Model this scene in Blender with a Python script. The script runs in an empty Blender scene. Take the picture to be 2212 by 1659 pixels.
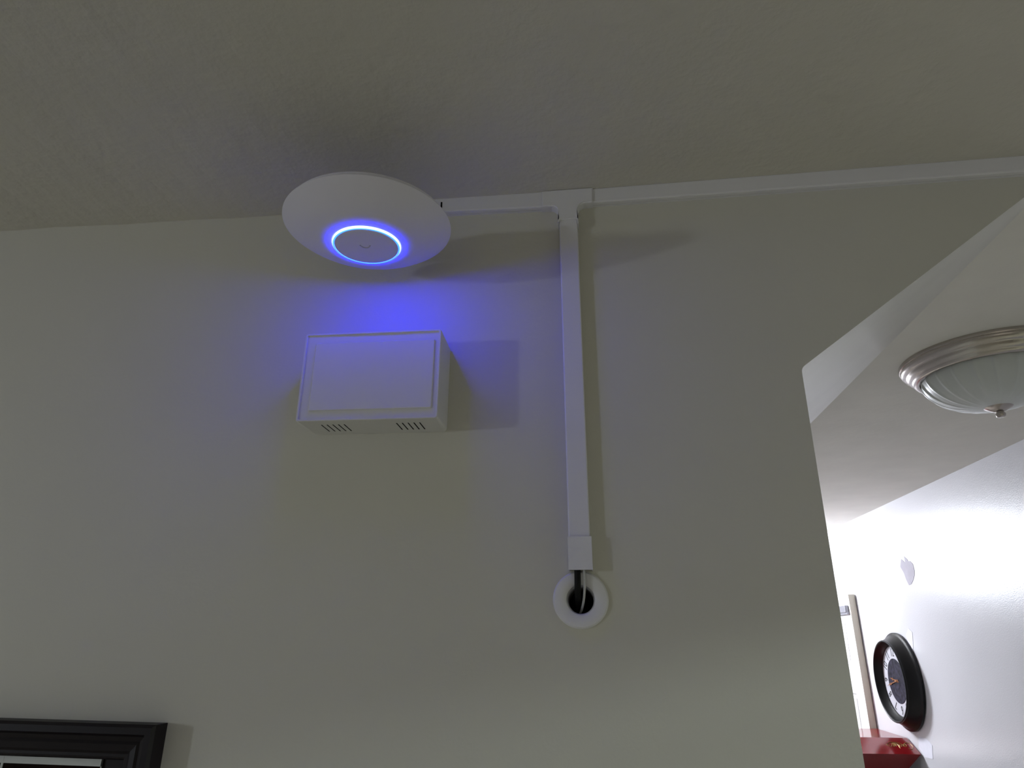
import bpy, bmesh, math, random
from mathutils import Matrix, Vector, Euler
random.seed(7)
S = bpy.context.scene
C = S.collection
CZ = 1.838            # camera height above the floor (m)
D = 0.835             # distance from the camera to the main wall (m)
ZC = CZ + 0.598       # ceiling height

# ------------------------------------------------------------------ camera
cam = bpy.data.cameras.new('camera')
cam.sensor_width = 36.0
cam.lens = 1489.94 / 2212 * 36.0
cam.clip_start = 0.02
co = bpy.data.objects.new('camera', cam)
C.objects.link(co)
right = Vector((0.99383029, 0.11090383, -0.00129993))
up = Vector((0.03996947, -0.34719186, 0.93694197))
fwd = Vector((-0.10345913, 0.93121327, 0.34948256))
m = Matrix((right, up, -fwd)).transposed().to_4x4()
m.translation = Vector((0, 0, CZ))
co.matrix_world = m
S.camera = co

# ------------------------------------------------------------------ world, lights, exposure
w = bpy.data.worlds.new('world')
S.world = w
w.use_nodes = True
w.node_tree.nodes['Background'].inputs[0].default_value = (0.62, 0.60, 0.55, 1)
w.node_tree.nodes['Background'].inputs[1].default_value = 0.05
S.view_settings.view_transform = 'Standard'
S.view_settings.look = 'None'
S.view_settings.exposure = 0.0
S.view_settings.gamma = 1.0
S.view_settings.use_curve_mapping = False


def light(name, kind, loc, power, color, size=0.1, rot=None, size_y=None):
    l = bpy.data.lights.new(name, kind)
    l.energy = power
    l.color = color
    if kind == 'AREA':
        l.shape = 'RECTANGLE'
        l.size = size
        l.size_y = size_y or size
    else:
        l.shadow_soft_size = size
    o = bpy.data.objects.new(name, l)
    C.objects.link(o)
    o.location = loc
    if rot:
        o.rotation_euler = rot
    return o


# small cool lamp to the left of the camera (throws the box / access point shadows to the right)
light('room_lamp', 'POINT', (-3.14, -1.17, CZ + 0.13), 39.0, (0.80, 0.88, 1.0), 0.07)
# warm ambient fill behind the camera, set in an added window
light('fill_light', 'AREA', (0.45, -3.38, 1.45), 3.5, (1.0, 0.93, 0.78), 2.0, (math.pi / 2, 0, 0), 1.2)
# lamp in an unseen side room, cut off by an added doorway header
light('side_room_lamp', 'POINT', (2.7, -0.3, CZ + 0.49), 60.0, (0.86, 1.0, 0.98), 0.03)
# ceiling lamp at the far end of the hall
light('hall_lamp', 'POINT', (0.45, 4.38, CZ + 0.49), 205.0, (0.87, 0.90, 1.0), 0.09)


# ------------------------------------------------------------------ materials
def mat(name, col, rough=0.6, metal=0.0, spec=0.5, bump=None, var=None, trans=0.0, emit=None):
    """bump=(scale, strength, detail, distance); var=(scale, amount)"""
    M = bpy.data.materials.new(name)
    M.use_nodes = True
    nt = M.node_tree
    N, L = nt.nodes, nt.links
    b = N['Principled BSDF']
    b.inputs['Base Color'].default_value = (*col, 1)
    b.inputs['Roughness'].default_value = rough
    b.inputs['Metallic'].default_value = metal
    b.inputs['Specular IOR Level'].default_value = spec
    b.inputs['Transmission Weight'].default_value = trans
    tc = N.new('ShaderNodeTexCoord')
    if emit:
        b.inputs['Emission Color'].default_value = (*emit[0], 1)
        b.inputs['Emission Strength'].default_value = emit[1]
    if var:
        n = N.new('ShaderNodeTexNoise')
        n.inputs['Scale'].default_value = var[0]
        n.inputs['Detail'].default_value = 6
        L.new(tc.outputs['Object'], n.inputs['Vector'])
        r = N.new('ShaderNodeMapRange')
        r.inputs['From Min'].default_value = 0.3
        r.inputs['From Max'].default_value = 0.7
        r.inputs['To Min'].default_value = 1 - var[1]
        r.inputs['To Max'].default_value = 1 + var[1]
        L.new(n.outputs['Fac'], r.inputs['Value'])
        mx = N.new('ShaderNodeVectorMath')
        mx.operation = 'SCALE'
        mx.inputs[0].default_value = col
        L.new(r.outputs['Result'], mx.inputs['Scale'])
        L.new(mx.outputs['Vector'], b.inputs['Base Color'])
    if bump:
        n = N.new('ShaderNodeTexNoise')
        n.inputs['Scale'].default_value = bump[0]
        n.inputs['Detail'].default_value = bump[2]
        L.new(tc.outputs['Object'], n.inputs['Vector'])
        bp = N.new('ShaderNodeBump')
        bp.inputs['Strength'].default_value = bump[1]
        bp.inputs['Distance'].default_value = bump[3]
        L.new(n.outputs['Fac'], bp.inputs['Height'])
        L.new(bp.outputs['Normal'], b.inputs['Normal'])
    return M


wall_paint = mat('beige_wall_paint', (0.60, 0.585, 0.52), 0.55, spec=0.3, bump=(220, 0.25, 3, 0.0006), var=(2.2, 0.02))
ceil_paint = mat('textured_ceiling_paint', (0.60, 0.575, 0.51), 0.75, spec=0.2, bump=(70, 0.55, 4, 0.0025), var=(3, 0.03))
hall_paint = mat('white_hall_paint', (0.70, 0.70, 0.73), 0.29, spec=0.5, bump=(260, 0.35, 2, 0.0010), var=(3, 0.015))
hall_ceil_paint = mat('hall_ceiling_paint', (0.77, 0.75, 0.69), 0.7, spec=0.25, bump=(38, 0.35, 5, 0.0022), var=(7, 0.03))
chamfer_paint = mat('brushed_chamfer_paint', (0.72, 0.71, 0.69), 0.38, spec=0.6, bump=(45, 0.4, 5, 0.0020), var=(6, 0.03))
white_plastic = mat('white_plastic', (0.72, 0.71, 0.74), 0.42, spec=0.4, var=(8, 0.01))
shell_plastic = mat('matte_white_shell', (0.70, 0.68, 0.76), 0.5, spec=0.35, var=(8, 0.01))
box_plastic = mat('ivory_box_plastic', (0.68, 0.67, 0.66), 0.45, spec=0.4, var=(8, 0.01))
dark = mat('hollow_shade', (0.01, 0.01, 0.01), 0.9, spec=0.1, var=(20, 0.1))  # black put in for the shade inside holes and vents
logo_grey = mat('logo_grey', (0.45, 0.44, 0.48), 0.4, var=(20, 0.02))
black_rubber = mat('black_cable_jacket', (0.004, 0.004, 0.004), 0.55, spec=0.2, var=(20, 0.1))
white_cable = mat('white_cable_jacket', (0.5, 0.5, 0.5), 0.4, var=(20, 0.03))
frame_wood = mat('near_black_wood', (0.007, 0.004, 0.006), 0.45, spec=0.25, bump=(60, 0.2, 4, 0.0005), var=(20, 0.2))
mat_board = mat('white_mat_board', (0.62, 0.64, 0.65), 0.8, var=(12, 0.02))
print_dark = mat('dark_print', (0.014, 0.008, 0.006), 0.8, spec=0.05, var=(30, 0.5))
door_white = mat('white_door_paint', (0.82, 0.82, 0.82), 0.4, var=(6, 0.01))
door_edge = mat('shaded_beige_edge', (0.62, 0.58, 0.48), 0.5, var=(15, 0.03))  # near edge faces away from the lamp; its shade is put into the beige
nickel = mat('brushed_nickel', (0.50, 0.46, 0.43), 0.22, metal=1.0, bump=(300, 0.05, 2, 0.0003), var=(14, 0.05))
silver = mat('satin_silver', (0.30, 0.30, 0.33), 0.4, metal=0.6, var=(14, 0.03))
clock_black = mat('black_clock_frame', (0.004, 0.004, 0.005), 0.36, spec=0.3, var=(20, 0.2))
clock_white = mat('aged_white_dial', (0.55, 0.55, 0.60), 0.5, var=(16, 0.10))
clock_dark = mat('mottled_dark_dial', (0.022, 0.020, 0.034), 0.7, spec=0.15, var=(60, 0.8))
clock_ink = mat('dial_numeral_ink', (0.03, 0.03, 0.035), 0.5, var=(30, 0.1))
copper = mat('copper_hand', (0.35, 0.14, 0.05), 0.35, metal=0.5, var=(30, 0.1))
red_box = mat('glossy_red_card', (0.17, 0.004, 0.006), 0.16, spec=0.6, var=(14, 0.08))
gold = mat('dull_gold_print', (0.30, 0.17, 0.03), 0.4, metal=0.3, var=(60, 0.3))
cabinet_white = mat('white_cabinet_paint', (0.7, 0.7, 0.68), 0.5, var=(6, 0.02))
floor_wood = mat('pale_floor_tile', (0.56, 0.52, 0.45), 0.45, bump=(20, 0.2, 3, 0.001), var=(5, 0.2))
patch_grey = mat('grey_filler', (0.50, 0.48, 0.54), 0.75, spec=0.2, var=(30, 0.05))
patch_white = mat('white_filler', (0.82, 0.82, 0.90), 0.8, spec=0.2, var=(30, 0.03))
glass_pane = mat('added_window_glass', (0.9, 0.95, 1.0), 0.02, trans=1.0, var=(3, 0.01))


def ribbed_glass():
    M = mat('frosted_ribbed_glass', (0.66, 0.69, 0.68), 0.38, spec=0.5, var=(6, 0.03))
    b = M.node_tree.nodes['Principled BSDF']
    b.inputs['Subsurface Weight'].default_value = 0.0
    b.inputs['Coat Weight'].default_value = 0.12
    b.inputs['Coat Roughness'].default_value = 0.3
    return M


frosted = ribbed_glass()


LED_B = 250.0
led = mat('blue_led_light_guide', (0.3, 0.4, 0.9), 0.5, emit=((1.0 / LED_B, 1.4 / LED_B, 1.0), LED_B), var=(9, 0.01))
led_soft = mat('blue_led_diffuser', (0.3, 0.4, 0.9), 0.5, emit=((0.035, 0.25, 1.0), 2.4), var=(9, 0.01))
globe_glow = mat('lit_globe', (0.9, 0.9, 0.9), 0.4, emit=((0.93, 0.95, 1.0), 14.0), var=(5, 0.01))


# ------------------------------------------------------------------ helpers
def link(name, bm, m, parent=None, smooth=False, loc=None, rot=None):
    me = bpy.data.meshes.new(name)
    bmesh.ops.recalc_face_normals(bm, faces=bm.faces[:])
    bm.to_mesh(me)
    bm.free()
    for k in (m if isinstance(m, (list, tuple)) else [m]):
        me.materials.append(k)
    if smooth:
        for p in me.polygons:
            p.use_smooth = True
        try:
            me.set_sharp_from_angle(angle=math.radians(35))
        except Exception:
            pass
    o = bpy.data.objects.new(name, me)
    C.objects.link(o)
    if parent:
        o.parent = parent
    if loc is not None:
        o.location = loc
    if rot is not None:
        o.rotation_euler = rot
    return o


def tag(o, label, cat, group=None):
    o['label'] = label
    o['category'] = cat
    if group:
        o['group'] = group
    return o


def struct(o):
    o['kind'] = 'structure'
    return o


def empty(name, loc, label, cat, rot=None):
    o = bpy.data.objects.new(name, None)
    o.empty_display_size = 0.02
    C.objects.link(o)
    o.location = loc
    if rot is not None:
        o.rotation_euler = rot
    return tag(o, label, cat)


def add_box(bm, x0, x1, y0, y1, z0, z1, bev=0.0, mi=0):
    r = bmesh.ops.create_cube(bm, size=1.0)
    vs = r['verts']
    for v in vs:
        v.co = Vector(((x0 + x1) / 2 + v.co.x * (x1 - x0), (y0 + y1) / 2 + v.co.y * (y1 - y0), (z0 + z1) / 2 + v.co.z * (z1 - z0)))
    fs = list({f for v in vs for f in v.link_faces})
    for f in fs:
        f.material_index = mi
    if bev > 0:
        es = list({e for v in vs for e in v.link_edges})
        bmesh.ops.bevel(bm, geom=es, offset=bev, segments=2, profile=0.5, affect='EDGES')


def box(*a, bev=0.0):
    bm = bmesh.new()
    add_box(bm, *a, bev=bev)
    return bm


def prism(pts, y0, y1, bm=None, holes=None):
    """polygon in the x-z plane (list of (x,z)), extruded from y0 to y1; optional round holes"""
    bm = bm or bmesh.new()
    loops = [pts] + (holes or [])
    es = []
    start = set(bm.verts)
    for lp in loops:
        vs = [bm.verts.new((x, y0, z)) for x, z in lp]
        for i in range(len(vs)):
            es.append(bm.edges.new((vs[i], vs[(i + 1) % len(vs)])))
    r = bmesh.ops.triangle_fill(bm, use_beauty=True, use_dissolve=False, edges=es)
    fs = [g for g in r['geom'] if isinstance(g, bmesh.types.BMFace)]
    ex = bmesh.ops.extrude_face_region(bm, geom=fs)
    for v in [g for g in ex['geom'] if isinstance(g, bmesh.types.BMVert)]:
        v.co.y = y1
    return bm


def lathe(profile, seg=96, bm=None, closed=False, rib=None):
    """profile of (r, z) about Z.  rib(r_index, angle) -> radius factor"""
    bm = bm or bmesh.new()
    rings = []
    for k, (r, z) in enumerate(profile):
        if r < 1e-6:
            rings.append([bm.verts.new((0, 0, z))])
        else:
            ring = []
            for i in range(seg):
                a = 2 * math.pi * i / seg
                q = r * (rib(k, a) if rib else 1)
                ring.append(bm.verts.new((q * math.cos(a), q * math.sin(a), z)))
            rings.append(ring)
    pairs = list(zip(rings, rings[1:]))
    if closed:
        pairs.append((rings[-1], rings[0]))
    for A, B in pairs:
        for i in range(seg):
            j = (i + 1) % seg
            if len(A) == 1 and len(B) == 1:
                continue
            if len(A) == 1:
                bm.faces.new((A[0], B[i], B[j]))
            elif len(B) == 1:
                bm.faces.new((A[i], A[j], B[0]))
            else:
                bm.faces.new((A[i], A[j], B[j], B[i]))
    return bm


def tube(points, r, seg=12, bm=None, flat=None):
    bm = bm or bmesh.new()
    P = [Vector(p) for p in points]
    rings = []
    ref = Vector((1, 0, 0))
    for i, p in enumerate(P):
        t = (P[min(i + 1, len(P) - 1)] - P[max(i - 1, 0)]).normalized()
        if abs(t.dot(ref)) > 0.9:
            ref = Vector((0, 1, 0)) if abs(t.y) < 0.9 else Vector((0, 0, 1))
        n = (ref - t * ref.dot(t)).normalized()
        b = t.cross(n)
        ref = n
        rings.append([bm.verts.new(p + (n * math.cos(2 * math.pi * k / seg) + b * math.sin(2 * math.pi * k / seg)) * r) for k in range(seg)])
    for A, B in zip(rings, rings[1:]):
        for i in range(seg):
            j = (i + 1) % seg
            bm.faces.new((A[i], A[j], B[j], B[i]))
    bm.faces.new(rings[0])
    bm.faces.new(rings[-1])
    return bm


def smooth_path(pts, n=8):
    """Catmull-Rom through pts"""
    P = [Vector(p) for p in pts]
    P = [P[0] * 2 - P[1]] + P + [P[-1] * 2 - P[-2]]
    out = []
    for i in range(1, len(P) - 2):
        for k in range(n):
            t = k / n
            a, b, c, d = P[i - 1], P[i], P[i + 1], P[i + 2]
            out.append(0.5 * ((2 * b) + (c - a) * t + (2 * a - 5 * b + 4 * c - d) * t * t + (3 * b - a - 3 * c + d) * t ** 3))
    out.append(P[-2])
    return out


# ------------------------------------------------------------------ the setting
def gridslab(x0, x1, y0, y1, nx, ny, h, thick):
    bm = bmesh.new()
    V = [[bm.verts.new((x0 + (x1 - x0) * i / nx, y0 + (y1 - y0) * j / ny, h(x0 + (x1 - x0) * i / nx, y0 + (y1 - y0) * j / ny))) for j in range(ny + 1)] for i in range(nx + 1)]
    for i in range(nx):
        for j in range(ny):
            bm.faces.new((V[i][j], V[i][j + 1], V[i + 1][j + 1], V[i + 1][j]))
    add_box(bm, x0, x1, y0, y1, ZC + 0.02, ZC + 0.02 + thick)
    return bm


def ceil_h(x, y):
    # the old ceiling rises a few millimetres towards the left-hand end of the wall
    t = min(max((-0.43 - x) / 0.5, 0), 1)
    wob = 0.0007 * math.sin(x * 31 + 1.0) + 0.0005 * math.sin(x * 73 + y * 5)
    fade = min(max((-0.30 - x) / 0.12, 0), 1)
    r = min(max((x - 0.05) / 0.55, 0), 1)
    return ZC + 0.0052 * r + 0.0058 * t * t * (3 - 2 * t) + wob * fade


struct(link('ceiling', gridslab(-4.3, 3.5, -3.5, 0.90, 268, 12, ceil_h, 0.08), ceil_paint))
struct(link('ceiling', box(-2.2, 1.48, 0.90, 6.6, ZC, ZC + 0.1), hall_ceil_paint))
struct(link('floor', box(-4.3, 3.5, -3.5, 6.6, -0.08, 0.0), floor_wood))

# main wall: clipped corner opening, grommet hole
HX, HZ, HR = -0.0135, CZ + 0.0447, 0.0158
cx, cz = 0.2707, CZ + 0.3191
corner = []
dv = Vector((0.657 - cx, (ZC + 0.03) - cz)); dn = Vector((0.3863, 0.279)).normalized()
for k in range(5):                                   # slightly rounded plaster corner
    t = k / 4
    a = Vector((cx, cz - 0.006)); b = Vector((cx, cz)); c = Vector((cx, cz)) + dn * 0.006
    q = a * (1 - t) ** 2 + b * 2 * t * (1 - t) + c * t * t
    corner.append((q.x, q.y))
top = Vector((cx, cz)) + dn * ((ZC + 0.03 - cz) / dn.y)
pts = [(-4.3, 0.0), (cx, 0.0)] + corner + [(top.x, top.y), (-4.3, ZC + 0.03)]
hole = [(HX + HR * math.cos(2 * math.pi * k / 40), HZ + HR * math.sin(2 * math.pi * k / 40)) for k in range(40)]
mw = link('wall_main', prism(pts, D, D + 0.10, holes=[hole]), [wall_paint, chamfer_paint])
for p in mw.data.polygons:                           # reveals are painted like the hall
    c = p.center
    if D + 0.01 < c.y < D + 0.099 and abs(p.normal.y) < 0.1 and c.x > cx - 0.01:
        p.material_index = 1
struct(mw)
bm = box(1.38, 3.5, D, D + 0.10, 0, ZC + 0.03)
struct(link('wall_main', bm, wall_paint))
struct(link('wall_left', box(-4.3, -4.2, -3.5, D, 0, ZC + 0.03), wall_paint))
# wall behind the camera, with a window added around the fill light
bm = bmesh.new()
add_box(bm, -4.2, -0.60, -3.5, -3.4, 0, ZC + 0.03)
add_box(bm, 1.50, 3.5, -3.5, -3.4, 0, ZC + 0.03)
add_box(bm, -0.60, 1.50, -3.5, -3.4, 0, 0.8)
add_box(bm, -0.60, 1.50, -3.5, -3.4, 2.1, ZC + 0.03)
struct(link('wall_back', bm, wall_paint))
bm = bmesh.new()
for a in ((-0.60, -0.54, 0.8, 2.1), (1.44, 1.50, 0.8, 2.1), (0.42, 0.48, 0.86, 2.04), (-0.54, 1.44, 0.8, 0.86), (-0.54, 1.44, 2.04, 2.1)):
    add_box(bm, a[0], a[1], -3.49, -3.42, a[2], a[3])
wf = struct(link('added_window_1', bm, door_white))  # frame added to give the fill light a source
link('pane', box(-0.54, 0.42, -3.462, -3.456, 0.86, 2.04), glass_pane, wf)
link('pane', box(0.48, 1.44, -3.462, -3.456, 0.86, 2.04), glass_pane, wf)
# right-hand wall; doorway added, its header set to shape the lamp's light
HEAD = CZ + 0.29
bm = bmesh.new()
add_box(bm, 1.60, 1.70, -3.4, -0.75, 0, ZC + 0.03)
add_box(bm, 1.60, 1.70, 0.62, D, 0, ZC + 0.03)
add_box(bm, 1.60, 1.70, -0.75, 0.62, HEAD, ZC + 0.03)
struct(link('wall_right', bm, wall_paint))
struct(link('wall_side', box(3.4, 3.5, -3.4, D, 0, ZC + 0.03), wall_paint))
# hall: left side wall with chamfered top, right wall, end wall
hl = [(0.10, 0), (cx, 0), (cx, cz), (top.x, top.y), (0.10, ZC + 0.03)]
struct(link('wall_hall_left', prism(hl, D + 0.10, 2.75), chamfer_paint))
struct(link('wall_hall_right', box(1.38, 1.48, D + 0.10, 6.5, 0, ZC + 0.03), hall_paint))
struct(link('wall_hall_end', box(-2.2, 1.48, 6.5, 6.6, 0, ZC + 0.03), hall_paint))
struct(link('wall_hall_far_left', box(-2.2, -2.1, D + 0.1, 6.5, 0, ZC + 0.03), hall_paint))

# filler patches on the hall wall
hr = [o for o in C.objects if o.name == 'wall_hall_right'][0]


def patch(name, pts, m, th=0.0012):
    bm = bmesh.new()
    a = [bm.verts.new((1.38, y, CZ + z)) for y, z in pts]
    b = [bm.verts.new((1.38 - th, y, CZ + z)) for y, z in pts]
    bm.faces.new(a)
    bm.faces.new(b)
    for i in range(len(pts)):
        j = (i + 1) % len(pts)
        bm.faces.new((a[i], a[j], b[j], b[i]))
    return link(name, bm, m, hr)


def P3(px, py, X=1.38):
    """pixel of the photograph -> (y, z) on the hall's right wall (computed once from the camera above)"""
    d = right * ((px - 1106) / 1489.94) + up * (-(py - 829.5) / 1489.94) + fwd
    return (d.y * X / d.x, d.z * X / d.x)


patch('filler_patch', [P3(*q) for q in ((1947, 1208), (1952, 1212), (1956, 1216), (1953, 1202), (1960, 1208), (1962, 1213), (1966, 1212), (1972, 1218), (1973, 1222), (1976, 1233), (1976, 1242), (1973, 1253), (1969, 1262), (1964, 1264), (1958, 1252), (1953, 1238), (1945, 1224))], patch_grey)
patch('filler_patch', [P3(*q) for q in ((1963, 1357), (1967, 1362), (1971, 1366), (1973, 1395), (1972, 1410), (1963, 1390), (1957, 1372))], patch_white)
patch('filler_patch', [P3(*q) for q in ((1985, 1590), (2003, 1597), (2014, 1610), (2016, 1640), (1999, 1636), (1985, 1615))], patch_white)


# ------------------------------------------------------------------ raceway (surface cable duct)
def duct(length, wd, dp, lo, hi):
    """cover profile extruded along +X: local x length, y -dp..0, z height wd; a groove near the lower edge"""
    prof = [(0, 0), (-0.0042, 0), (-0.0044, 0.0007), (-0.0050, 0.0007), (-0.0052, -0.0003), (-dp + 0.0018, -0.0003),
            (-dp + 0.0005, 0.0002), (-dp, 0.0016), (-dp, wd - 0.0014), (-dp + 0.0004, wd - 0.0004), (-dp + 0.0014, wd), (0, wd)]
    bm = bmesh.new()
    A = [bm.verts.new((0, y, z)) for y, z in prof]
    B = [bm.verts.new((length, y, z + lo + (hi - lo) * z / wd)) for y, z in prof]
    bm.faces.new(A)
    bm.faces.new(B)
    for i in range(len(prof)):
        j = (i + 1) % len(prof)
        bm.faces.new((A[i], A[j], B[j], B[i]))
    return bm


DD = 0.0125
rw = empty('cable_raceway', (0, D, CZ + 0.58), 'white plastic cable raceway running along top of wall under ceiling with a branch dropping down', 'raceway')


def rel(o, par):
    o.parent = par
    o.matrix_parent_inverse = Matrix.Translation(par.location).inverted()
    return o


def rpart(name, bm, m, par=rw, **k):
    return rel(link(name, bm, m, **k), par)


# left run, right run, down run
lr = rpart('duct_cover', duct(0.170, 0.0225, DD, -0.0034, -0.0007), white_plastic, loc=(-0.2180, D, CZ + 0.5768))
rpart('duct_cover', duct(0.603, 0.0228, DD, 0.0041, 0.0060), white_plastic, loc=(0.0225, D, CZ + 0.5752))
dn_bm = duct(0.4375, 0.0250, DD, 0.0, 0.0)
bmesh.ops.rotate(dn_bm, verts=dn_bm.verts, cent=(0, 0, 0), matrix=Matrix.Rotation(math.radians(90), 3, 'Y'))
rpart('duct_cover', dn_bm, white_plastic, loc=(-0.0248, D, CZ + 0.5495))
# knock-out slot near the left end, a dark block for its shade
rpart('slot', box(-0.1942, -0.1918, D - DD - 0.0006, D - DD + 0.001, CZ + 0.5828, CZ + 0.5925, bev=0.0004), dark)
# tee fitting
DT = 0.0155


def tee_outline():
    pts = [(-0.0485, 0.5976), (-0.0487, 0.5722), (-0.0362, 0.5722)]
    for k in range(1, 8):
        a = math.radians(90 - 90 * k / 7)
        pts.append((-0.0362 + 0.0095 * math.cos(a), 0.5627 + 0.0095 * math.sin(a)))
    pts += [(-0.0268, 0.5435), (-0.0256, 0.5435), (-0.0252, 0.5472), (-0.0238, 0.5487), (-0.0012, 0.5487), (0.0000, 0.5472), (0.0003, 0.5400), (0.0017, 0.5400)]
    for k in range(0, 8):
        a = math.radians(180 - 90 * k / 7)
        pts.append((0.0115 + 0.0098 * math.cos(a), 0.5640 + 0.0098 * math.sin(a)))
    pts += [(0.0228, 0.5740), (0.0238, 0.5985)]
    return [(x, CZ + z) for x, z in pts]


bm = prism(tee_outline(), D - DT, D)
es = [e for e in bm.edges if all(abs(v.co.y - (D - DT)) < 1e-6 for v in e.verts) and len({tuple(round(c, 3) for c in f.normal) for f in e.link_faces}) and len([f for f in e.link_faces if all(abs(v.co.y - (D - DT)) < 1e-6 for v in f.verts)]) == 1]
bmesh.ops.bevel(bm, geom=es, offset=0.0016, segments=3, affect='EDGES')
rpart('tee_fitting', bm, white_plastic)
# the softly rounded inner corners of the tee
# end connector, open at the bottom
bm = bmesh.new()
EX0, EX1, EZ0, EZ1, ED = -0.0258, 0.0018, CZ + 0.0768, CZ + 0.1148, 0.0148
add_box(bm, EX0, EX1, D - ED, D - ED + 0.0012, EZ0, EZ1)
add_box(bm, EX0, EX0 + 0.0012, D - ED + 0.0012, D, EZ0, EZ1)
add_box(bm, EX1 - 0.0012, EX1, D - ED + 0.0012, D, EZ0, EZ1)
add_box(bm, EX0 - 0.0003, EX0 + 0.0010, D - ED + 0.0030, D - ED + 0.0042, EZ0, EZ1)
rpart('end_connector', bm, white_plastic)

# ------------------------------------------------------------------ grommet and cables
gr = lathe([(0.0145, -0.030), (0.0153, -0.002), (0.0165, 0.0022), (0.0190, 0.0040), (0.0270, 0.0046), (0.0300, 0.0040), (0.0317, 0.0020), (0.0320, 0.0), (0.0158, 0.0), (0.0158, -0.030)], 80, closed=True)
g = link('cable_grommet', gr, white_plastic, smooth=True, loc=(HX, D, HZ), rot=(math.pi / 2, 0, 0))
tag(g, 'round white plastic wall grommet with dark hole below the vertical raceway', 'grommet')
struct(link('hole_backing', lathe([(0.0159, -0.0305), (0.030, -0.0305), (0.030, -0.094), (0.0, -0.094), (0.0, -0.092), (0.028, -0.092), (0.028, -0.033), (0.0159, -0.033)], 40), dark, loc=(HX, D, HZ), rot=(math.pi / 2, 0, 0)))  # added black cup behind the hole, keeps hall light out
ztop = CZ + 0.13
pa = smooth_path([(HX - 0.0025, D - 0.0072, ztop), (HX - 0.0025, D - 0.0072, CZ + 0.075), (HX - 0.0028, D - 0.0068, CZ + 0.058), (HX - 0.003, D + 0.006, CZ + 0.046), (HX - 0.003, D + 0.05, CZ + 0.034)])
tag(link('power_cable', tube(pa, 0.0037, 14), black_rubber, smooth=True), 'thick black cable dropping from the raceway end into the grommet', 'cable')
pb = smooth_path([(HX + 0.0052, D - 0.0085, ztop), (HX + 0.0052, D - 0.0085, CZ + 0.078), (HX + 0.0056, D - 0.0085, CZ + 0.066), (HX + 0.0050, D - 0.0075, CZ + 0.056), (HX + 0.0036, D - 0.002, CZ + 0.0445), (HX + 0.0005, D + 0.012, CZ + 0.034), (HX - 0.004, D + 0.04, CZ + 0.028)])
tag(link('network_cable', tube(pb, 0.0014, 10), white_cable, smooth=True), 'thin white cable curving from the raceway end into the grommet', 'cable')

# ------------------------------------------------------------------ ceiling-height access point
AX, AY = -0.2542, 0.699
ap = empty('access_point', (AX, AY, CZ + 0.483), 'white round domed wireless access point with glowing blue ring held near the ceiling', 'access point')
zr, zg = -0.008, -0.0365       # rim and ring planes relative to the empty
prof = [(0.0, zg - 0.0006), (0.012, zg - 0.0005), (0.026, zg - 0.0003), (0.0372, zg), (0.0381, zg + 0.0003), (0.0382, zg + 0.0042),
        (0.0412, zg + 0.0042), (0.0412, zg + 0.0030), (0.0418, zg + 0.0026)]
for k in range(1, 19):
    t = k / 18
    prof.append((0.0418 + 0.0589 * t, zg + 0.0026 + (zr - zg - 0.0026) * (0.30 * t + 0.70 * t ** 2.1)))
prof += [(0.1007, zr + 0.0010), (0.0998, zr + 0.0022), (0.0970, zr + 0.0030), (0.0960, zr + 0.0032), (0.0955, zr + 0.0080), (0.0, zr + 0.0080)]
link('shell', lathe(prof, 192), shell_plastic, ap, smooth=True)
RB = zg
link('light_ring', lathe([(0.0397, RB + 0.0002), (0.0402, RB + 0.0010), (0.0409, zg + 0.0028), (0.0405, zg + 0.0036), (0.0385, zg + 0.0036), (0.0385, RB + 0.0002)], 160, closed=True), led, ap, smooth=True)
link('ring_lens', lathe([(0.0381, RB + 0.0001), (0.0384, RB - 0.0001), (0.0396, RB), (0.0398, RB + 0.0003), (0.0392, RB + 0.0004), (0.0383, RB + 0.0004)], 160, closed=True), led_soft, ap, smooth=True)
# faint debossed U mark in the middle of the cap
up_ = []
for k in range(13):
    a = math.radians(185 + 150 * k / 12)
    up_.append((0.0060 * math.cos(a), -0.0075 * math.sin(a) - 0.0070, zg - 0.00055))
link('logo_mark', tube(up_, 0.0009, 6), logo_grey, ap, smooth=True)
link('mounting_plate', lathe([(0.0, 0.0), (0.060, 0.0), (0.060, 0.007), (0.0, 0.007)], 48), white_plastic, ap)
bm = bmesh.new()
add_box(bm, -0.072, 0.066, 0.008, 0.066, 0.0060, 0.034, bev=0.003)  # unseen block added to fill the gap in the cast shadow
add_box(bm, -0.030, 0.014, 0.06, D - AY - 0.003, 0.024, 0.034)
add_box(bm, -0.030, 0.014, D - AY - 0.004, D - AY, 0.022, 0.075)
link('wall_bracket', bm, white_plastic, ap)

# ------------------------------------------------------------------ white wall box (door chime)
BW, BH, BDp = 0.1775, 0.1178, 0.0605
bx = empty('door_chime', (-0.2645, D, CZ + 0.3110), 'white rectangular plastic chime box with slotted vents on wall below the access point', 'chime box', rot=(0, math.radians(0.6), 0))


def rrect(w_, h_, r, n=5):
    out = []
    for sx, sz, a0 in ((1, 1, 0), (-1, 1, 90), (-1, -1, 180), (1, -1, 270)):
        for k in range(n + 1):
            a = math.radians(a0 + 90 * k / n)
            out.append((sx * (w_ / 2 - r) + r * math.cos(a), sz * (h_ / 2 - r) + r * math.sin(a)))
    return out


def loft(rings, mats=None):
    """rings: list of (outline, y)"""
    bm = bmesh.new()
    R = [[bm.verts.new((x, y, z)) for x, z in o] for o, y in rings]
    bm.faces.new(R[0])
    bm.faces.new(R[-1])
    for A, B in zip(R, R[1:]):
        for i in range(len(A)):
            j = (i + 1) % len(A)
            bm.faces.new((A[i], A[j], B[j], B[i]))
    return bm


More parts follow.
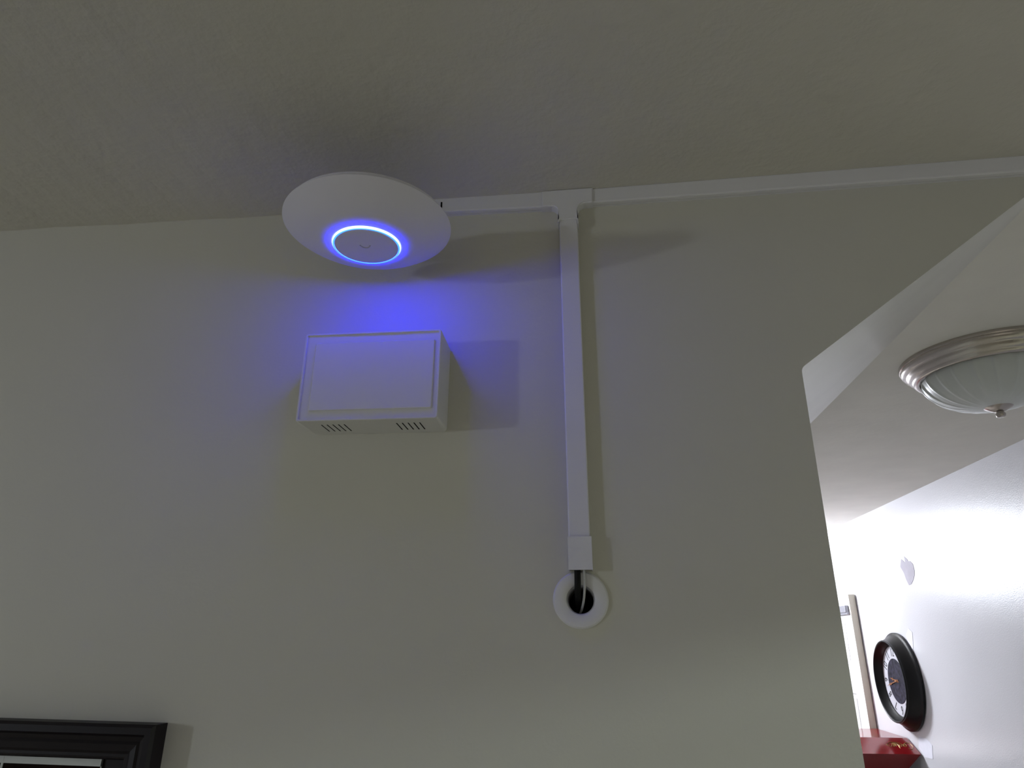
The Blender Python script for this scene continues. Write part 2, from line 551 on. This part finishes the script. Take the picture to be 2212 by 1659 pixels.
body = link('casing', loft([(rrect(BW - 0.001, BH - 0.001, 0.005), 0.0), (rrect(BW, BH, 0.005), -0.004), (rrect(BW, BH, 0.0035), -BDp + 0.0015), (rrect(BW - 0.0012, BH - 0.0012, 0.0032), -BDp),
                            (rrect(BW - 0.0050, BH - 0.0050, 0.0020), -BDp), (rrect(BW - 0.0062, BH - 0.0062, 0.0018), -BDp + 0.0016)]), [box_plastic, dark], bx)
cut = bmesh.new()
sl = []
for x0 in (-0.3262, -0.2304):
    for k in range(5):
        sl.append(x0 + k * 0.00728 + 0.2645)
for x in sl:
    add_box(cut, x - 0.0008, x + 0.0008, -BDp + 0.0165, -BDp + 0.0455, -BH / 2 - 0.01, -BH / 2 + 0.005)
cutter = link('cutter', cut, dark)
cutter.parent = bx
md = body.modifiers.new('slots', 'BOOLEAN')
md.operation = 'DIFFERENCE'
md.solver = 'EXACT'
md.object = cutter
bpy.context.view_layer.update()
dg = bpy.context.evaluated_depsgraph_get()
me = bpy.data.meshes.new_from_object(body.evaluated_get(dg))
body.modifiers.clear()
body.data = me
bpy.data.objects.remove(cutter)
for p in me.polygons:          # vent insides coloured dark in place of shade
    if abs(p.center.z + BH / 2) < 0.0049 + 1e-3 and -BH / 2 + 1e-4 < p.center.z < -BH / 2 + 0.0051 and -BDp + 0.015 < p.center.y < -BDp + 0.047 and abs(p.center.x) < BW / 2 - 0.006:
        p.material_index = 1
# raised front panel with softened edge
fw, fh = 0.1545, 0.0906
pm = link('front_panel', loft([(rrect(fw, fh, 0.0012, 2), -BDp + 0.0016), (rrect(fw, fh, 0.0012, 2), -BDp + 0.0004), (rrect(fw - 0.0016, fh - 0.0016, 0.0010, 2), -BDp - 0.0003)]), box_plastic, bx)
pm.location = (0.0036, 0, -0.0003)

# ------------------------------------------------------------------ picture frame, lower left
pf = empty('picture_frame', (-0.80, D, CZ - 0.30), 'dark wooden picture frame with white mat at lower left of wall', 'picture frame', rot=(0, math.radians(0.9), 0))
FX1, FZ1 = 0.3028, 0.2170      # half-width / half-height of the frame in its own axes
mw_ = 0.0375


def moulding(L_):
    """moulding bar, local X along length (mitred), Z outward height, Y towards the room"""
    prof = [(0.0, 0.0), (0.0, -0.0225), (0.003, -0.0265), (0.010, -0.0265), (0.013, -0.0215), (0.018, -0.0190), (0.021, -0.0205), (0.028, -0.0190), (0.031, -0.0165), (0.034, -0.0165), (0.036, -0.0155), (mw_, -0.0135), (mw_, 0.0)]
    bm = bmesh.new()
    A = [bm.verts.new((-L_ + d, y, -d)) for d, y in prof]
    B = [bm.verts.new((L_ - d, y, -d)) for d, y in prof]
    bm.faces.new(A)
    bm.faces.new(B)
    for i in range(len(prof)):
        j = (i + 1) % len(prof)
        bm.faces.new((A[i], A[j], B[j], B[i]))
    return bm


for k, (L_, off) in enumerate(((FX1, FZ1), (FZ1, FX1), (FX1, FZ1), (FZ1, FX1))):
    bm = moulding(L_)
    bmesh.ops.translate(bm, verts=bm.verts, vec=(0, 0, off))
    bmesh.ops.rotate(bm, verts=bm.verts, cent=(0, 0, 0), matrix=Matrix.Rotation(math.radians(90 * k), 3, 'Y'))
    link('moulding', bm, frame_wood, pf)
iw, ih = FX1 - mw_, FZ1 - mw_
link('backing', box(-iw - 0.004, iw + 0.004, -0.004, -0.001, -ih - 0.004, ih + 0.004), frame_wood, pf)
bm = bmesh.new()
px1 = iw - 0.030
# window mat: outer band and the slim divider
add_box(bm, -px1, px1, -0.0065, -0.005, ih - 0.0085, ih + 0.002)
add_box(bm, -px1, px1, -0.0065, -0.005, -ih, -ih + 0.0085)
add_box(bm, -px1, -px1 + 0.001, -0.0065, -0.005, -ih, ih)
add_box(bm, px1 - 0.0010, px1, -0.0065, -0.005, -ih, ih)
add_box(bm, 0.1108, 0.1132, -0.0068, -0.005, -ih, ih)
link('mat', bm, mat_board, pf)
link('print', box(0.1134, px1 - 0.0011, -0.0058, -0.0042, -ih + 0.009, ih - 0.009), print_dark, pf)
link('print', box(-px1 + 0.0011, 0.1106, -0.0058, -0.0042, -ih + 0.009, ih - 0.009), print_dark, pf)


# ------------------------------------------------------------------ hall ceiling fixture (unlit, brushed nickel)
def ceiling_fixture(name, loc, label, glassmat, metal):
    f = empty(name, loc, label, 'ceiling light')
    pan = [(0.0, 0.0), (0.176, 0.0), (0.1765, -0.003), (0.175, -0.008), (0.1735, -0.0085), (0.1735, -0.010), (0.1725, -0.014), (0.1700, -0.018), (0.1660, -0.0215), (0.1635, -0.0230), (0.1625, -0.0245), (0.1610, -0.028), (0.1585, -0.0315), (0.1550, -0.0345), (0.1530, -0.0360), (0.1522, -0.0375),
           (0.1500, -0.0410), (0.1460, -0.0435), (0.1420, -0.0440), (0.1390, -0.0430), (0.1375, -0.040), (0.1375, -0.030), (0.0, -0.030)]
    link('pan', lathe(pan, 160), metal, f, smooth=True)
    gp = []
    for k in range(25):
        t = k / 24
        a = t * math.pi / 2
        gp.append((0.1365 * math.cos(a) ** 0.80 if t < 1 else 0.004, -0.038 - 0.080 * math.sin(a) ** 1.15))
    n = 22

    def rib(k, a):
        t = k / 24
        if t > 0.93:
            return 1.0
        s = max(0.0, math.cos(n * a / 2)) ** 10 + max(0.0, -math.cos(n * a / 2)) ** 10
        return 1.0 + 0.030 * s * min(1, t * 8) * (1 if t < 0.7 else (0.93 - t) / 0.23)
    link('glass_bowl', lathe(gp, 704, rib=rib), glassmat, f, smooth=True)
    fin = [(0.0, -0.112), (0.0265, -0.1125), (0.0285, -0.114), (0.0285, -0.1165), (0.026, -0.119), (0.018, -0.1235), (0.010, -0.1275), (0.0075, -0.1285), (0.0075, -0.130), (0.0095, -0.1315), (0.0100, -0.1345), (0.0085, -0.1385), (0.005, -0.1405), (0.0, -0.141)]
    link('finial', lathe(fin, 64), metal, f, smooth=True)
    return f


ceiling_fixture('ceiling_light', (0.905, 1.549, ZC), 'brushed nickel flush ceiling light with ribbed frosted glass bowl, switched off, in the hall', frosted, nickel)

# ------------------------------------------------------------------ clock on the hall wall
ck = empty('wall_clock', (1.38, 3.555, CZ - 0.17), 'round black deep-framed wall clock with white numeral ring on the hall wall', 'clock')
CM = Matrix(((0, 0, -1), (-1, 0, 0), (0, 1, 0)))     # local x -> -y, y -> z, z -> -x


def cpart(name, bm, m, parent=ck, smooth=False):
    bmesh.ops.transform(bm, verts=bm.verts, matrix=CM.to_4x4())
    return link(name, bm, m, parent, smooth=smooth)


cpart('case', lathe([(0.0, 0.002), (0.0, 0.0), (0.200, 0.0), (0.205, 0.003), (0.205, 0.011), (0.202, 0.014), (0.197, 0.016), (0.193, 0.020), (0.186, 0.030), (0.178, 0.043), (0.172, 0.054), (0.1715, 0.058), (0.1725, 0.061), (0.1710, 0.064), (0.1675, 0.0645),
                     (0.1650, 0.0625), (0.1630, 0.056), (0.158, 0.045), (0.150, 0.034), (0.147, 0.031), (0.146, 0.026), (0.146, 0.002)], 128, closed=False), clock_black, smooth=True)
cpart('dial', lathe([(0.0, 0.026), (0.1465, 0.026), (0.1465, 0.029), (0.0, 0.029)], 96), clock_white)
cpart('center_disc', lathe([(0.0, 0.0285), (0.094, 0.0285), (0.094, 0.0302), (0.092, 0.0306), (0.060, 0.0306), (0.058, 0.0300), (0.034, 0.0300), (0.032, 0.0308), (0.0, 0.0308)], 96), clock_dark)
for h in range(1, 13):
    cu = bpy.data.curves.new('numeral', 'FONT')
    cu.body = str(h)
    cu.size = 0.052
    cu.align_x = 'CENTER'
    cu.align_y = 'CENTER'
    cu.extrude = 0.0004
    to = bpy.data.objects.new('numeral_text', cu)
    C.objects.link(to)
    bpy.context.view_layer.update()
    me = bpy.data.meshes.new_from_object(to.evaluated_get(bpy.context.evaluated_depsgraph_get()))
    bpy.data.objects.remove(to)
    a = math.radians(90 - 30 * h)
    me.transform(Matrix.Translation((0.119 * math.cos(a), 0.119 * math.sin(a), 0.0295)) @ Matrix.Rotation(a - math.pi / 2, 4, 'Z') @ Matrix.Diagonal((0.75, 1.0, 1, 1)))
    me.transform(CM.to_4x4())
    me.materials.clear()
    me.materials.append(clock_ink)
    o = bpy.data.objects.new('numeral', me)
    C.objects.link(o)
    o.parent = ck


def hand(length, ang, wd, z):
    bm = bmesh.new()
    pts = [(-0.02, 0.6 * wd), (-0.012, wd), (0.0, wd * 0.7), (length * 0.5, wd * 0.5), (length * 0.62, wd * 1.5), (length * 0.72, wd * 0.5), (length, 0.0004)]
    outl = pts + [(x, -y) for x, y in reversed(pts)]
    a = [bm.verts.new((x, y, z)) for x, y in outl]
    b = [bm.verts.new((x, y, z + 0.0008)) for x, y in outl]
    bm.faces.new(a)
    bm.faces.new(b)
    for i in range(len(outl)):
        j = (i + 1) % len(outl)
        bm.faces.new((a[i], a[j], b[j], b[i]))
    bmesh.ops.rotate(bm, verts=bm.verts, cent=(0, 0, 0), matrix=Matrix.Rotation(ang, 3, 'Z'))
    return bm


cpart('minute_hand', hand(0.112, math.radians(193), 0.0035, 0.0325), copper)
cpart('hour_hand', hand(0.072, math.radians(172), 0.0045, 0.0312), copper)
cpart('hand_pin', lathe([(0, 0.0308), (0.006, 0.0308), (0.006, 0.0345), (0, 0.0348)], 24), copper)

# ------------------------------------------------------------------ open door resting against the hall wall
DX0, DX1, DY0, DY1 = 1.343, 1.376, 3.978, 4.778
dr = struct(link('door_1', box(DX0 + 0.006, DX1, DY0 + 0.001, DY1, 0.012, 2.068), [door_white, door_edge]))
for p in dr.data.polygons:
    if p.normal.y < -0.5:
        p.material_index = 1
# stiles, rails and raised panels of the visible face
bm = bmesh.new()
for (a, b, c, d) in ((0.0, 0.11, 0.012, 2.068), (0.345, 0.455, 0.012, 2.068), (0.69, 0.80, 0.012, 2.068)):
    add_box(bm, DX0, DX0 + 0.006, DY0 + a, DY0 + b, c, d)
for (c, d) in ((0.012, 0.20), (0.76, 0.90), (1.58, 1.72), (1.95, 2.068)):
    for a, b in ((0.11, 0.345), (0.455, 0.69)):
        add_box(bm, DX0, DX0 + 0.006, DY0 + a, DY0 + b, c, d)
fr = link('door_frame', bm, [door_white, door_edge], dr)
for p in fr.data.polygons:
    if p.normal.y < -0.5 and abs(p.center.y - DY0) < 0.002:
        p.material_index = 1
for (c, d) in ((0.20, 0.76), (0.90, 1.58), (1.72, 1.95)):
    for a, b in ((0.11, 0.345), (0.455, 0.69)):
        link('door_panel', box(DX0 + 0.0015, DX0 + 0.0062, DY0 + a + 0.022, DY0 + b - 0.022, c + 0.022, d - 0.022, bev=0.0015), door_white, dr)
# silver closer on the upper part of the door
bm = bmesh.new()
add_box(bm, DX0 - 0.020, DX0, 4.0, 4.30, CZ + 0.140, CZ + 0.176, bev=0.003)
add_box(bm, DX0 - 0.014, DX0, 3.995, 4.31, CZ + 0.130, CZ + 0.142, bev=0.002)
link('door_closer', bm, silver, dr)


# ------------------------------------------------------------------ tall cabinet and the red gift box on it
cb = empty('tall_cabinet', (1.10, 3.72, 0), 'tall white cabinet standing against the hall wall beneath the red gift box', 'cabinet')
CT = CZ - 0.57
link('body', box(-0.30, 0.26, -0.26, 0.24, 0.0, CT - 0.02), cabinet_white, cb)
link('worktop', box(-0.31, 0.27, -0.275, 0.245, CT - 0.02, CT, bev=0.003), cabinet_white, cb)
for k, (a, b) in enumerate(((0.05, 0.60), (0.62, CT - 0.04))):
    d_ = link('door', box(-0.29, 0.25, -0.278, -0.261, a, b, bev=0.002), cabinet_white, cb)
    link('handle', tube([(0.20, -0.292, (a + b) / 2 - 0.06), (0.20, -0.292, (a + b) / 2 + 0.06)], 0.005), nickel, d_)

gb = empty('gift_box', (1.13, 3.75, CT), 'red faceted gift box with gold script standing below the wall clock', 'box')
TZ = CZ - 0.407 - CT            # top height above the cabinet
MZ = CZ - 0.457 - CT


def oring(x0, x1, y0, y1, z):
    return [(x0, y0, z), (x1, y0, z), (x1, y1, z), (x0, y1, z)]


bm = bmesh.new()
rings = [oring(-0.36, 0.150, -0.190, 0.19, 0.0), oring(-0.40, 0.244, -0.250, 0.215, MZ), oring(-0.36, 0.244, -0.130, 0.215, TZ)]
R = [[bm.verts.new(p) for p in r] for r in rings]
bm.faces.new(R[0])
bm.faces.new(R[-1])
for A, B in zip(R, R[1:]):
    for i in range(4):
        bm.faces.new((A[i], A[(i + 1) % 4], B[(i + 1) % 4], B[i]))
link('carton', bm, red_box, gb)
# gold script on the sloping front face, upside down: a big C, small looping letters, a leaf flourish
sv = Vector((0, 0.12, 0.05)).normalized()
sn = Vector((0, -0.05, 0.12)).normalized()
org = Vector((0.182, -0.190, MZ + 0.025)) + sn * 0.0004


def stroke(uv, r, bm):
    pts = [org - Vector((1, 0, 0)) * u - sv * v for u, v in uv]      # turned by half a turn in its plane
    pts = smooth_path(pts, 5)
    return tube(pts, r, 5, bm)


bm = bmesh.new()
cc = [(-0.030, 0.022), (-0.036, 0.028), (-0.047, 0.023), (-0.054, 0.006), (-0.052, -0.014), (-0.043, -0.024), (-0.031, -0.019), (-0.024, -0.008)]
stroke(cc, 0.0014, bm)
stroke([(-0.024, -0.008), (-0.022, 0.004), (-0.028, 0.006), (-0.032, -0.004), (-0.028, -0.014), (-0.021, -0.008), (-0.018, 0.004), (-0.018, -0.010), (-0.012, -0.010)], 0.0012, bm)
stroke([(-0.012, -0.010), (-0.010, 0.004), (-0.007, 0.007), (-0.003, 0.002), (-0.003, -0.010), (0.002, 0.012), (0.004, 0.020), (0.003, -0.010), (0.010, -0.008)], 0.0012, bm)
stroke([(0.010, -0.008), (0.013, 0.004), (0.013, -0.010), (0.020, -0.002), (0.025, 0.003), (0.021, 0.006), (0.018, -0.006), (0.026, -0.010)], 0.0012, bm)
stroke([(0.026, -0.010), (0.032, 0.004), (0.036, 0.006), (0.042, 0.002), (0.050, -0.010)], 0.0012, bm)
stroke([(-0.018, -0.010), (-0.006, -0.022), (0.014, -0.028), (0.034, -0.022), (0.048, -0.008)], 0.0012, bm)
for k in range(7):
    a = math.radians(200 + 22 * k)
    stroke([(0.012, -0.004), (0.012 + 0.010 * math.cos(a + 0.3), -0.004 + 0.012 * math.sin(a + 0.3)), (0.012 + 0.017 * math.cos(a), -0.004 + 0.020 * math.sin(a))], 0.0011, bm)
sc = link('gold_script', bm, gold, gb)

# ------------------------------------------------------------------ lit lamp at the end of the hall
lg = empty('hall_lamp', (0.45, 4.38, ZC), 'lit frosted globe lamp on the ceiling at the far end of the hall', 'ceiling light')
link('base', lathe([(0, 0), (0.08, 0), (0.08, -0.012), (0.04, -0.03), (0.0, -0.03)], 48), nickel, lg, smooth=True)
link('globe', lathe([(0.0, -0.025)] + [(0.06 * math.sin(math.radians(a)), -0.108 + 0.06 * math.cos(math.radians(a))) for a in range(20, 180, 10)] + [(0.0, -0.168)], 48), globe_glow, lg, smooth=True)
link('stem', lathe([(0.0, -0.028), (0.021, -0.028), (0.021, -0.053), (0.0, -0.053)], 32), nickel, lg)
